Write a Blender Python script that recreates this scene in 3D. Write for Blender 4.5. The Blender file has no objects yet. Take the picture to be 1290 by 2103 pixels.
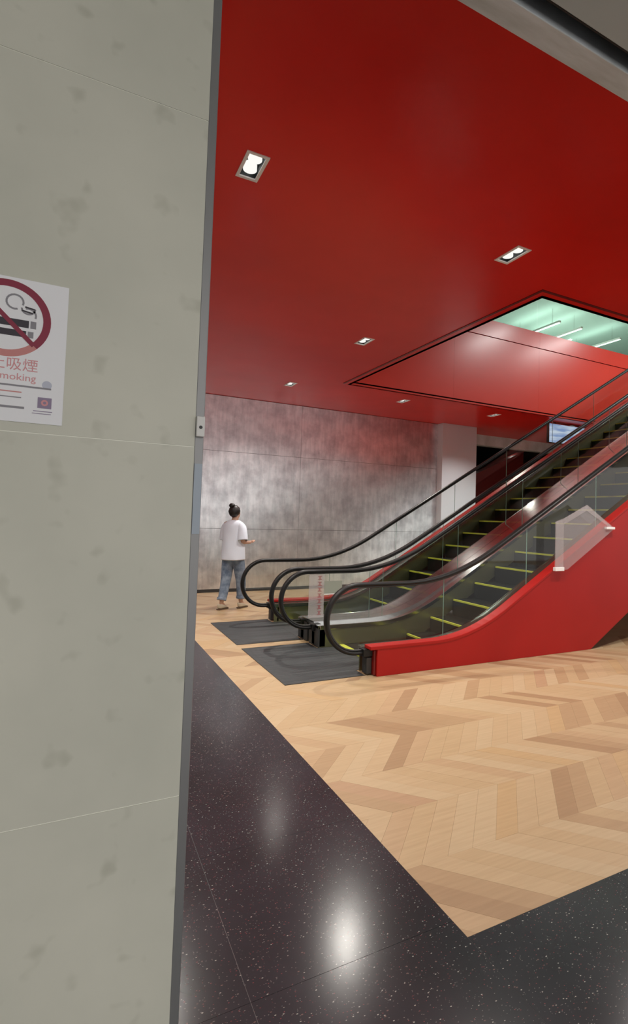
import bpy, bmesh, math, random
from mathutils import Vector, Matrix
random.seed(7)
SC = bpy.context.scene
COL = SC.collection

# ---------------------------------------------------------------- camera
cam_data = bpy.data.cameras.new('camera')
cam = bpy.data.objects.new('camera', cam_data)
COL.objects.link(cam)
cam_data.sensor_fit = 'HORIZONTAL'
cam_data.sensor_width = 36.0
cam_data.lens = 30.937
cam_data.shift_x = -0.07865
cam_data.shift_y = -0.02815
cam_data.clip_start = 0.05
cam_data.clip_end = 200
cr, cu, cb = Vector((.8813, -.4716, .0299)), Vector((-.0467, -.0240, .9986)), Vector((-.4702, -.8815, -.0432))
cr.normalize(); cb.normalize(); cu = cb.cross(cr).normalized(); cb = cr.cross(cu)
mw = Matrix((cr, cu, cb)).transposed().to_4x4()
mw.translation = Vector((0, 0, 1.55))
cam.matrix_world = mw
SC.camera = cam

# ---------------------------------------------------------------- world and exposure
world = bpy.data.worlds.new('world')
SC.world = world
world.use_nodes = True
wb = world.node_tree.nodes['Background']
wb.inputs[0].default_value = (1.0, 0.97, 0.93, 1)
wb.inputs[1].default_value = 1.45
SC.view_settings.view_transform = 'Standard'
SC.view_settings.look = 'None'
SC.view_settings.gamma = 1
SC.view_settings.use_curve_mapping = False
SC.view_settings.exposure = 0.0
SC.cycles.max_bounces = 10
SC.cycles.transparent_max_bounces = 24
SC.cycles.use_denoising = True
SC.cycles.sample_clamp_indirect = 4.0

SPOT_W = 240.0        # each twin downlight
UPPER_W = 125.0       # each strip light of the upper hall

# ---------------------------------------------------------------- geometry constants (metres)
CEIL = 3.90
WALLY = 10.76
WX, WY = 1.366, 1.63          # corner of the wooden floor
SLOPE = 0.587

# ---------------------------------------------------------------- materials
def mat(name, base=(.5, .5, .5), rough=.5, metal=0.0, spec=.5, coat=0.0, coat_rough=.05):
    m = bpy.data.materials.new(name)
    m.use_nodes = True
    b = m.node_tree.nodes['Principled BSDF']
    b.inputs['Base Color'].default_value = (*base, 1)
    b.inputs['Roughness'].default_value = rough
    b.inputs['Metallic'].default_value = metal
    b.inputs['Specular IOR Level'].default_value = spec
    b.inputs['Coat Weight'].default_value = coat
    b.inputs['Coat Roughness'].default_value = coat_rough
    return m

def N(m, t, **kw):
    n = m.node_tree.nodes.new(t)
    for k, v in kw.items():
        setattr(n, k, v)
    return n

def LK(m, a, b):
    m.node_tree.links.new(a, b)

def bsdf(m):
    return m.node_tree.nodes['Principled BSDF']

def coords(m, scale=(1, 1, 1), rot=(0, 0, 0)):
    g = N(m, 'ShaderNodeNewGeometry')
    mp = N(m, 'ShaderNodeMapping')
    mp.inputs['Scale'].default_value = scale
    mp.inputs['Rotation'].default_value = rot
    LK(m, g.outputs['Position'], mp.inputs['Vector'])
    return mp.outputs['Vector']

def noise(m, vec, scale, detail=4, rough=.55):
    n = N(m, 'ShaderNodeTexNoise')
    n.inputs['Scale'].default_value = scale
    n.inputs['Detail'].default_value = detail
    n.inputs['Roughness'].default_value = rough
    LK(m, vec, n.inputs['Vector'])
    return n.outputs['Fac']

def ramp(m, fac, stops, interp='LINEAR'):
    r = N(m, 'ShaderNodeValToRGB')
    r.color_ramp.interpolation = interp
    el = r.color_ramp.elements
    while len(el) < len(stops):
        el.new(.5)
    for e, (p, c) in zip(el, stops):
        e.position = p
        e.color = (*c, 1) if len(c) == 3 else c
    LK(m, fac, r.inputs['Fac'])
    return r.outputs['Color']

def mix(m, fac, a, b, mode='MIX'):
    x = N(m, 'ShaderNodeMix', data_type='RGBA', blend_type=mode)
    for sock, v in ((x.inputs[0], fac), (x.inputs[6], a), (x.inputs[7], b)):
        if isinstance(v, (int, float)):
            sock.default_value = v
        elif isinstance(v, tuple):
            sock.default_value = (*v, 1)
        else:
            LK(m, v, sock)
    return x.outputs[2]

def bump(m, height, strength=.2, dist=.01):
    b = N(m, 'ShaderNodeBump')
    b.inputs['Strength'].default_value = strength
    b.inputs['Distance'].default_value = dist
    LK(m, height, b.inputs['Height'])
    LK(m, b.outputs['Normal'], bsdf(m).inputs['Normal'])

# red lacquered ceiling
M_CEIL = mat('red_lacquer_ceiling', (.50, .012, .008), .28, spec=.2, coat=.04, coat_rough=.08)
v = coords(M_CEIL)
LK(M_CEIL, ramp(M_CEIL, noise(M_CEIL, v, .7, 3), [(.3, (.68, .012, .008)), (.7, (.80, .020, .013))]), bsdf(M_CEIL).inputs['Base Color'])
bump(M_CEIL, noise(M_CEIL, v, 1.3, 1), .25, .02)
M_RED = mat('red_painted_steel', (.45, .012, .008), .42, spec=.22, coat=.08, coat_rough=.2)
v = coords(M_RED)
LK(M_RED, ramp(M_RED, noise(M_RED, v, 1.1, 2), [(.3, (.33, .007, .005)), (.7, (.38, .009, .007))]), bsdf(M_RED).inputs['Base Color'])
M_FASCIA = mat('red_fascia_panel', (.72, .055, .035), .32, spec=.5, coat=.2, coat_rough=.2)
M_REDDARK = mat('dark_red_panel', (.16, .006, .005), .4)

# clad wall beside the camera
M_STONE = mat('grey_green_stone', (.6, .6, .5), .55)
v = coords(M_STONE)
base = ramp(M_STONE, noise(M_STONE, v, 2.3, 4), [(.3, (.60, .60, .52)), (.7, (.70, .69, .60))])
blot = ramp(M_STONE, noise(M_STONE, v, 14, 2, .5), [(.0, (.65, .65, .62)), (.27, (.82, .82, .80)), (.38, (1, 1, 1))])
c1 = mix(M_STONE, .8, base, blot, 'MULTIPLY')
vx = N(M_STONE, 'ShaderNodeTexVoronoi')
vx.inputs['Scale'].default_value = 11
LK(M_STONE, v, vx.inputs['Vector'])
fl = ramp(M_STONE, vx.outputs['Distance'], [(.0, (.68, .69, .65)), (.10, (.82, .82, .8)), (.22, (1, 1, 1))])
vsel = ramp(M_STONE, vx.outputs['Color'], [(.55, (0, 0, 0)), (.6, (1, 1, 1))])
c2 = mix(M_STONE, vsel, (1.0, 1.0, 1.0), fl)
c3 = mix(M_STONE, .7, c1, c2, 'MULTIPLY')
LK(M_STONE, c3, bsdf(M_STONE).inputs['Base Color'])
bump(M_STONE, noise(M_STONE, v, 60, 3), .08, .002)
M_JOINT = mat('pale_joint', (.9, .9, .82), .8)

# far metal clad wall
M_WALL = mat('stained_steel_sheet', (.6, .6, .6), .3, metal=.96)
v1 = coords(M_WALL, (6, 6, .9))
v2 = coords(M_WALL, (1, 1, 1))
st = noise(M_WALL, v1, 2.2, 6, .6)
bl = noise(M_WALL, v2, 3.5, 6, .6)
cs = ramp(M_WALL, st, [(.3, (.70, .73, .76)), (.72, (.97, .97, 1.0))])
cb_ = ramp(M_WALL, bl, [(.32, (.62, .61, .63)), (.60, (1.0, 1.0, 1.0))])
LK(M_WALL, mix(M_WALL, .85, cs, cb_, 'MULTIPLY'), bsdf(M_WALL).inputs['Base Color'])
LK(M_WALL, ramp(M_WALL, bl, [(.3, (.345,) * 3), (.7, (.31,) * 3)]), bsdf(M_WALL).inputs['Roughness'])
bump(M_WALL, st, .08, .01)

M_COLUMN = mat('pale_mauve_metal_panel', (.78, .82, .90), .4, metal=.3)

# wood: four variants (two grain directions, single planks or joined field)
def wood(name, ang, island):
    m = mat(name, (.6, .42, .25), .38, spec=.45)
    if island:
        g = N(m, 'ShaderNodeNewGeometry')
        rnd = g.outputs['Random Per Island']
    else:
        oi = N(m, 'ShaderNodeObjectInfo')
        rnd = oi.outputs['Random']
    tone = ramp(m, rnd, [(0, (.68, .48, .30)), (.22, (.66, .46, .28)), (.44, (.70, .51, .33)), (.60, (.64, .43, .265)),
                         (.72, (.57, .375, .225)), (.82, (.50, .315, .185)), (.88, (.67, .45, .255)), (.95, (.60, .38, .24))], 'CONSTANT')
    vec = coords(m, (1.5, 26, 1), (0, 0, -ang))
    gr = ramp(m, noise(m, vec, 2.0, 5, .6), [(.3, (.88, .86, .83)), (.7, (1.04, 1.04, 1.04))])
    LK(m, mix(m, 1.0, mix(m, .9, tone, gr, 'MULTIPLY'), (.69, .70, .66), 'MULTIPLY'), bsdf(m).inputs['Base Color'])
    return m
A = math.atan2(1, .93)
M_WOOD = {(-1, 0): wood('oak_plank_a', -A, 0), (1, 0): wood('oak_plank_b', A, 0),
          (-1, 1): wood('oak_field_a', -A, 1), (1, 1): wood('oak_field_b', A, 1)}
M_SUB = mat('floor_adhesive', (.45, .32, .19), .8)

# terrazzo
M_TERR = mat('dark_terrazzo', (.04, .04, .042), .19, spec=.52)
v = coords(M_TERR)
bs = ramp(M_TERR, noise(M_TERR, v, 2.0, 4), [(.3, (.017, .020, .023)), (.7, (.028, .029, .036))])
col = bs
for sc_, th, tint in ((42, .10, (.42, .40, .36)), (60, .12, (.20, .055, .06)), (85, .13, (.22, .21, .20)), (27, .075, (.16, .10, .09))):
    vo = N(M_TERR, 'ShaderNodeTexVoronoi')
    vo.inputs['Scale'].default_value = sc_
    LK(M_TERR, coords(M_TERR, (1, 1.9, 1), (0, 0, sc_)), vo.inputs['Vector'])
    f = ramp(M_TERR, vo.outputs['Distance'], [(th, (1, 1, 1)), (th + .06, (0, 0, 0))])
    g = ramp(M_TERR, vo.outputs['Color'], [(.58, (0, 0, 0)), (.60, (1, 1, 1))])
    ff = mix(M_TERR, 1.0, f, g, 'MULTIPLY')
    col = mix(M_TERR, ff, col, tint)
LK(M_TERR, col, bsdf(M_TERR).inputs['Base Color'])
bump(M_TERR, noise(M_TERR, v, 9, 2), .03, .004)
M_GROUT = mat('terrazzo_joint', (.17, .165, .16), .6)

M_SOFFIT = mat('grey_metal_soffit', (.7, .7, .68), .5)
v = coords(M_SOFFIT, (1.5, 9, 1))
LK(M_SOFFIT, ramp(M_SOFFIT, noise(M_SOFFIT, v, 2.2, 5), [(.3, (.55, .59, .60)), (.7, (.80, .85, .90))]), bsdf(M_SOFFIT).inputs['Base Color'])
M_SOFFIT2 = mat('beige_soffit_board', (.55, .62, .64), .6)
M_BLACK = mat('black_void', (.008, .008, .007), .7)
M_ALU = mat('brushed_aluminium', (.27, .27, .275), .42, metal=.5)
M_STEEL = mat('stainless_steel', (.60, .59, .60), .15, metal=1)
v = coords(M_STEEL, (2, 60, 60))
bump(M_STEEL, noise(M_STEEL, v, 3, 2), .05, .002)
M_STEELD = mat('smoked_steel_skirt', (.24, .24, .13), .34, metal=.8)
M_GREENSTEEL = mat('dark_green_steel', (.13, .18, .15), .25, metal=.85)
M_GREYSIDE = mat('grey_painted_steel', (.22, .22, .22), .5)
M_RUBBER = mat('black_rubber', (.008, .008, .008), .42, spec=.3)
M_STEP = mat('dark_ribbed_step', (.006, .007, .006), .65, spec=.1)
def ribs(m, axis_scale, strength=.6, dist=.004):
    vec = coords(m, axis_scale)
    w = N(m, 'ShaderNodeTexWave', bands_direction='Y')
    w.inputs['Scale'].default_value = 1
    LK(m, vec, w.inputs['Vector'])
    bump(m, w.outputs['Fac'], strength, dist)
ribs(M_STEP, (1, 35, 1))
M_PLATE = mat('ribbed_landing_plate', (.13, .14, .145), .48, metal=.2, spec=.3)
ribs(M_PLATE, (1, 14, 1), .7, .004)
v = coords(M_PLATE, (.35, 9, 1))
LK(M_PLATE, ramp(M_PLATE, noise(M_PLATE, v, 3, 3), [(.3, (.02, .022, .024)), (.7, (.065, .070, .074))]), bsdf(M_PLATE).inputs['Base Color'])
M_YELLOW = mat('yellow_safety_line', (.50, .54, .05), .5)
M_DARK = mat('dark_charcoal', (.03, .03, .03), .5)
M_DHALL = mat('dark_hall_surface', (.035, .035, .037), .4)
M_WHITE = mat('white_enamel', (.75, .74, .72), .4)
M_FRAME = mat('light_grey_trim', (.9, .88, .88), .4)
M_CUP = mat('dark_reflector', (.02, .024, .024), .45)
M_PAPER = mat('white_paper', (.90, .90, .94), .55)
M_PINKINK = mat('pink_ink', (.72, .33, .35), .6)
M_REDINK = mat('crimson_ink', (.26, .01, .045), .5)
M_PALEGLAREINK = mat('faded_red_ink', (.62, .24, .23), .5)
M_BLACKINK = mat('black_ink', (.03, .022, .035), .5)
M_GREYINK = mat('grey_ink', (.28, .27, .30), .6)
M_LILAC = mat('lilac_ink', (.30, .24, .36), .6)
M_BLUEREFL = mat('pale_blue_film', (.36, .42, .50), .25)
M_UPPER = mat('pale_mint_plaster', (.26, .34, .305), .7)
M_UPFLOOR = mat('upper_floor_slab', (.45, .44, .42), .6)
M_INNER = mat('cream_wall_paint', (.5, .48, .45), .7)

def emis(name, color, s):
    m = bpy.data.materials.new(name)
    m.use_nodes = True
    nt = m.node_tree
    nt.nodes.remove(nt.nodes['Principled BSDF'])
    e = nt.nodes.new('ShaderNodeEmission')
    e.inputs[0].default_value = (*color, 1)
    e.inputs[1].default_value = s
    nt.links.new(e.outputs[0], nt.nodes['Material Output'].inputs[0])
    return m
M_LAMP = emis('lamp_glow', (1, .98, .93), 1.0)
M_TUBE = emis('strip_light_glow', (.95, 1, .97), 3)
M_SMALL = emis('small_lamp_glow', (1, .98, .93), 14)

def glass(name, tint, gloss_rough=.03, ior=1.5, gtint=(1, 1, 1)):
    m = bpy.data.materials.new(name)
    m.use_nodes = True
    nt = m.node_tree
    nt.nodes.remove(nt.nodes['Principled BSDF'])
    t = nt.nodes.new('ShaderNodeBsdfTransparent')
    t.inputs[0].default_value = (*tint, 1)
    g = nt.nodes.new('ShaderNodeBsdfGlossy')
    g.inputs['Roughness'].default_value = gloss_rough
    g.inputs[0].default_value = (*gtint, 1)
    f = nt.nodes.new('ShaderNodeFresnel')
    f.inputs[0].default_value = ior
    mx = nt.nodes.new('ShaderNodeMixShader')
    gm = nt.nodes.new('ShaderNodeNewGeometry')
    sub = nt.nodes.new('ShaderNodeMath'); sub.operation = 'SUBTRACT'; sub.inputs[0].default_value = 1
    mul = nt.nodes.new('ShaderNodeMath'); mul.operation = 'MULTIPLY'
    nt.links.new(gm.outputs['Backfacing'], sub.inputs[1])
    nt.links.new(sub.outputs[0], mul.inputs[0]); nt.links.new(f.outputs[0], mul.inputs[1])
    nt.links.new(mul.outputs[0], mx.inputs[0])
    nt.links.new(t.outputs[0], mx.inputs[1])
    nt.links.new(g.outputs[0], mx.inputs[2])
    nt.links.new(mx.outputs[0], nt.nodes['Material Output'].inputs[0])
    return m
M_GLASS = glass('clear_balustrade_glass', (.95, .965, .955))
M_GLASSUP = glass('mint_balustrade_glass', (.82, .93, .88))
M_GLEDGE = mat('green_glass_edge', (.22, .36, .30), .15)
M_ACRYL = mat('clear_acrylic', (.62, .56, .57), .25)
bsdf(M_ACRYL).inputs['Alpha'].default_value = .20
M_STICK = mat('translucent_white_film', (.6, .57, .57), .5)
bsdf(M_STICK).inputs['Alpha'].default_value = .35
M_STICKG = mat('grey_green_sticker', (.33, .36, .30), .5)
M_STICKR = mat('faded_red_mark', (.55, .10, .12), .5)
bsdf(M_STICKR).inputs['Alpha'].default_value = .35

# person
M_SKIN = mat('skin', (.55, .34, .25), .5)
M_HAIR = mat('black_hair', (.012, .009, .008), .45)
M_SHIRT = mat('white_cotton', (.80, .87, .98), .8)
M_JEANS = mat('washed_blue_denim', (.15, .21, .30), .8)
v = coords(M_JEANS)
LK(M_JEANS, ramp(M_JEANS, noise(M_JEANS, v, 9, 4), [(.35, (.09, .13, .20)), (.65, (.26, .33, .42))]), bsdf(M_JEANS).inputs['Base Color'])
M_SHOE = mat('beige_canvas', (.50, .44, .33), .7)
M_SOLE = mat('dark_rubber_sole', (.10, .06, .035), .6)

# ---------------------------------------------------------------- helpers
def link(name, me, m=None, parent=None):
    o = bpy.data.objects.new(name, me)
    COL.objects.link(o)
    if m is not None and me is not None:
        if isinstance(m, (list, tuple)):
            for x in m:
                me.materials.append(x)
        else:
            me.materials.append(m)
    if parent is not None:
        o.parent = parent
    return o

class MB:
    """collects boxes, prisms and quads into one mesh"""
    def __init__(s):
        s.v, s.f, s.mi = [], [], []
    def box(s, x0, x1, y0, y1, z0, z1, mi=0):
        b = len(s.v)
        s.v += [(x, y, z) for z in (z0, z1) for y in (y0, y1) for x in (x0, x1)]
        for q in ((0, 2, 3, 1), (4, 5, 7, 6), (0, 1, 5, 4), (2, 6, 7, 3), (0, 4, 6, 2), (1, 3, 7, 5)):
            s.f.append(tuple(b + i for i in q)); s.mi.append(mi)
        return s
    def prism_xz(s, pts, y0, y1, mi=0):
        """closed x-z outline (counter-clockwise seen from -y) extruded in y"""
        b, n = len(s.v), len(pts)
        s.v += [(x, y0, z) for x, z in pts] + [(x, y1, z) for x, z in pts]
        s.f.append(tuple(b + i for i in range(n))); s.mi.append(mi)
        s.f.append(tuple(b + n + i for i in reversed(range(n)))); s.mi.append(mi)
        for i in range(n):
            j = (i + 1) % n
            s.f.append((b + j, b + i, b + n + i, b + n + j)); s.mi.append(mi)
        return s
    def prism_z(s, pts, z0, z1, mi=0):
        b, n = len(s.v), len(pts)
        s.v += [(x, y, z0) for x, y in pts] + [(x, y, z1) for x, y in pts]
        s.f.append(tuple(b + i for i in reversed(range(n)))); s.mi.append(mi)
        s.f.append(tuple(b + n + i for i in range(n))); s.mi.append(mi)
        for i in range(n):
            j = (i + 1) % n
            s.f.append((b + i, b + j, b + n + j, b + n + i)); s.mi.append(mi)
        return s
    def disc_tube(s, c, r0, r1, h, n=24, axis='y', a0=0, a1=2 * math.pi):
        """flat ring between r0 and r1 in the x-z plane, thickness h towards -y"""
        b = len(s.v)
        full = abs(a1 - a0 - 2 * math.pi) < 1e-6
        k = n if full else n + 1
        for i in range(k):
            a = a0 + (a1 - a0) * i / n
            for r in (r0, r1):
                for d in (0, -h):
                    s.v.append((c[0] + r * math.cos(a), c[1] + d, c[2] + r * math.sin(a)))
        for i in range(n):
            p, q = b + 4 * i, b + 4 * ((i + 1) % k)
            for (u, w) in ((0, 1), (1, 3), (3, 2), (2, 0)):
                s.f.append((p + u, p + w, q + w, q + u)); s.mi.append(0)
        return s
    def build(s, name, m, parent=None, bevel=0, smooth=False):
        me = bpy.data.meshes.new(name)
        me.from_pydata(s.v, [], s.f)
        me.polygons.foreach_set('material_index', s.mi)
        bm = bmesh.new(); bm.from_mesh(me)
        bmesh.ops.recalc_face_normals(bm, faces=bm.faces)
        bm.to_mesh(me); bm.free()
        if smooth:
            me.polygons.foreach_set('use_smooth', [True] * len(me.polygons))
        me.update()
        o = link(name, me, m, parent)
        if bevel:
            bv = o.modifiers.new('bevel', 'BEVEL')
            bv.width = bevel; bv.segments = 2; bv.limit_method = 'ANGLE'
        return o

def empty(name, loc=(0, 0, 0), rz=0):
    o = bpy.data.objects.new(name, None)
    o.location = loc
    o.rotation_euler = (0, 0, rz)
    o.empty_display_size = .1
    COL.objects.link(o)
    return o

def tag(o, label=None, cat=None, group=None, kind=None):
    if label: o['label'] = label
    if cat: o['category'] = cat
    if group: o['group'] = group
    if kind: o['kind'] = kind
    return o

def struct(o, label=None):
    return tag(o, label, None, None, 'structure')

def clip(poly, a, b, c):
    """keep the side a*x + b*y >= c of a convex polygon"""
    out = []
    for i in range(len(poly)):
        p, q = poly[i], poly[(i + 1) % len(poly)]
        dp, dq = a * p[0] + b * p[1] - c, a * q[0] + b * q[1] - c
        if dp >= 0: out.append(p)
        if dp * dq < 0:
            t = dp / (dp - dq)
            out.append((p[0] + t * (q[0] - p[0]), p[1] + t * (q[1] - p[1])))
    return out

def area(poly):
    return .5 * abs(sum(poly[i][0] * poly[(i + 1) % len(poly)][1] - poly[(i + 1) % len(poly)][0] * poly[i][1] for i in range(len(poly))))

# ================================================================ FLOOR
XMAX, XMIN = 15.0, -3.0
floor = MB()
floor.box(XMIN, XMAX + 3, -7, 20, -.25, -.02)
floor = struct(floor.build('floor', M_SUB), 'floor of dark speckled terrazzo around a field of pale chevron oak planks')

# chevron planks
BAND, PITCH, RUN = .425, .145, .93
JT = .0004
planks = []
X1 = 15.0
nb = int((WALLY - WY) / BAND) + 1
plates = ((1.765, 3.7, 4.72, 6.165), (1.765, 3.7, 6.377, 7.76))
for bi in range(nb):
    ya, yb = WY + (bi * BAND if bi else 0) - (.0), WY + (bi + 1) * BAND
    sgn = -1 if bi % 2 == 0 else 1
    # plank corner x shifts by sgn*RUN*BAND going from ya to yb
    sh = sgn * RUN * BAND
    off = 0 if sgn > 0 else RUN * BAND
    k0, k1 = int((WX - 1.0) / PITCH), int(X1 / PITCH) + 6
    for k in range(k0, k1):
        xa = k * PITCH + off
        p = [(xa + JT, ya + JT * .5), (xa + PITCH - JT, ya + JT * .5), (xa + sh + PITCH - JT, yb - JT * .5), (xa + sh + JT, yb - JT * .5)]
        full = min(q[0] for q in p) >= WX
        q = clip(p, 1, 0, WX)
        if len(q) >= 3: q = clip(q, -1, 0, -X1)
        if len(q) >= 3 and yb > WALLY:
            q = clip(q, 0, -1, -WALLY); full = False
        if len(q) < 3 or area(q) < 2e-4: continue
        cx = sum(t[0] for t in q) / len(q); cy = sum(t[1] for t in q) / len(q)
        if any(a + .12 < cx < b and c + .1 < cy < d - .1 and all(a < t[0] < b and c < t[1] < d for t in q) for a, b, c, d in plates): continue
        planks.append((cx, cy, sgn, q, full))
def visible(cx, cy):
    d = Vector((cx, cy, -1.55))
    x, y, z = d.dot(cr), d.dot(cu), -d.dot(cb)
    if z < .3: return False
    px, py = 746.5 + 1108.6 * x / z, 1015.2 - 1108.6 * y / z
    return 360 < px < 1330 and py < 2150
vis = sorted([p for p in planks if visible(p[0], p[1])], key=lambda p: p[0] ** 2 + p[1] ** 2)
single = set(id(p) for p in vis[:296])
shared = {}
for p in vis[:296]:
    cx, cy, sgn, q, full = p
    key = sgn if (full and cy < WALLY - .3) else None
    if key is not None and key in shared:
        o = bpy.data.objects.new('plank', shared[key])
        COL.objects.link(o); o.parent = floor
    else:
        m = MB()
        if key is not None:
            loc = [(t[0] - cx, t[1] - cy) for t in q]
        else:
            loc = [(t[0] - cx, t[1] - cy) for t in q]
        m.prism_z(loc, -.02, 0)
        o = m.build('plank', M_WOOD[(sgn, 0)], floor)
        if key is not None: shared[key] = o.data
    o.location = (cx, cy, random.uniform(-.0003, .0003))
for sgn in (-1, 1):
    m = MB()
    for p in planks:
        if id(p) in single or p[2] != sgn: continue
        m.prism_z(p[3], -.02, 0)
    o = m.build('plank_field', M_WOOD[(sgn, 1)], floor)
    tag(o, kind='stuff')

# terrazzo tiles
def tile_rect(x0, x1, y0, y1):
    g = .0007
    m = MB().box(x0 + g, x1 - g, y0 + g, y1 - g, -.02, -.0002)
    return m.build('tile', M_TERR, floor)
ys = [WALLY]
y = 2.52 + .8 * 10
ly = []
yy = 2.52 - .8 * 2
while yy < WALLY:
    ly.append(yy); yy += .8
ly = [-6.2, -5.4, -4.6, -3.8, -3.0, -2.2, -1.4, -.6, .2] + [max(.92, q) for q in ly] + [WALLY]
ly = sorted(set(round(q, 4) for q in ly))
lx = [XMIN, -2.633, -1.833, -1.033, -.233, .567, WX]
for i in range(len(lx) - 1):
    for j in range(len(ly) - 1):
        tile_rect(lx[i], lx[i + 1], ly[j], ly[j + 1])
fx = [WX + .8 * i for i in range(18)] + [XMAX]
fy = [-6.2, -5.4, -4.6, -3.8, -3.0, -2.2, -1.4, -.77, .03, .83, WY]
for i in range(len(fx) - 1):
    for j in range(len(fy) - 1):
        tile_rect(fx[i], fx[i + 1], fy[j], fy[j + 1])
tag(MB().box(XMIN, XMAX, -6.2, WY, -.02, -.0012).build('grout', M_GROUT, floor))
tag(MB().box(XMIN, WX, WY, WALLY, -.02, -.0012).build('grout', M_GROUT, floor))

# ================================================================ CEILING with openings
VX0, VX1, VY0, VY1 = 4.21, 13.2, 4.05, 8.48
LAMPS = [(.952, 3.52), (3.295, 3.52), (3.30, 6.29), (3.305, 9.09), (5.685, 9.09), (8.08, 9.12), (5.69, 3.52), (8.08, 3.52), (10.46, 9.12), (.952, 6.29), (-1.4, 3.52), (-1.4, 6.29), (-1.4, 9.09)]  # hidden and out-of-view ones are added for fill
LW, LD = .060, .132            # half sizes of the recess
holes = [(VX0, VX1, VY0, VY1)] + [(x - LW, x + LW, y - LD, y + LD) for x, y in LAMPS]
CY0, CY1 = 1.457, 11.4
xs = sorted({XMIN, XMAX, *[h[0] for h in holes], *[h[1] for h in holes]})
ys = sorted({CY0, CY1, *[h[2] for h in holes], *[h[3] for h in holes]})
m = MB(); vid = {}
def gv(x, y):
    if (x, y) not in vid:
        vid[(x, y)] = len(m.v); m.v.append((x, y, CEIL))
    return vid[(x, y)]
for i in range(len(xs) - 1):
    for j in range(len(ys) - 1):
        mx, my = (xs[i] + xs[i + 1]) / 2, (ys[j] + ys[j + 1]) / 2
        if any(a < mx < b and c < my < d for a, b, c, d in holes): continue
        m.f.append((gv(xs[i], ys[j]), gv(xs[i], ys[j + 1]), gv(xs[i + 1], ys[j + 1]), gv(xs[i + 1], ys[j]))); m.mi.append(0)
me = bpy.data.meshes.new('ceiling')
me.from_pydata(m.v, [], m.f)
ceiling = struct(link('ceiling', me, M_CEIL), 'glossy red ceiling with a rectangular opening for the escalators')

# slab above and the upright faces of the opening
s = MB()
for (a, b, c, d) in ((XMIN, VX0 - .06, -.2, 14.5), (VX1 + .06, XMAX + 3, -.2, 14.5), (VX0 - .06, VX1 + .06, -.2, VY0 - .06), (VX0 - .06, VX1 + .06, VY1 + .06, 14.5)):
    s.box(a, b, c, d, 4.15, 5.35)
struct(s.build('trim_1', M_UPFLOOR), 'upper floor slab above the red ceiling')
# recessed lip around the opening
lip = MB()
lip.box(VX0 - .06, VX1 + .06, VY0 - .06, VY0, CEIL + .03, CEIL + .055)
lip.box(VX0 - .06, VX1 + .06, VY1, VY1 + .06, CEIL + .03, CEIL + .055)
lip.box(VX0 - .06, VX0, VY0, VY1, CEIL + .03, CEIL + .055)
lip.box(VX1, VX1 + .06, VY0, VY1, CEIL + .03, CEIL + .055)
struct(lip.build('trim_2', M_REDDARK), 'dark red recess around the ceiling opening')
fr = MB()
T = .035
for (x0, x1, y0, y1) in ((VX0 - .16, VX1 + .16, VY0 - .16, VY0 - .125), (VX0 - .16, VX0 - .125, VY0 - .125, VY1)):
    fr.box(x0, x1, y0, y1, CEIL - .006, CEIL + .001)
struct(fr.build('trim_3', M_REDDARK), 'dark red shadow gap line beside the ceiling opening')
# far fascia of the opening, lower panels and parapet band
fas = empty('wall_fascia')
struct(fas, 'bright red upright fascia lining the escalator opening')
g = .004
for i in range(4):
    x0, x1 = VX0 - .05 + i * 2.3, VX0 - .05 + (i + 1) * 2.3
    MB().box(x0 + g * .2, min(x1, 18) - g * .2, VY1, VY1 + .05, CEIL + .0, 5.335).build('panel', M_FASCIA, fas)
    MB().box(x0 + g * .2, min(x1, 18) - g * .2, VY1 - .012, VY1 + .05, 5.35, 5.69).build('panel', M_FASCIA, fas)
MB().box(VX0 - .05, VX1 + .1, VY0 - .05, VY0, CEIL, 5.6).build('panel', M_FASCIA, fas)
MB().box(VX0 - .05, VX0, VY0, VY1, CEIL, 5.6).build('panel', M_FASCIA, fas)
MB().box(VX0, VX1, VY1 + .01, VY1 + .06, 5.33, 5.36).build('joint', M_REDDARK, fas)

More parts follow.
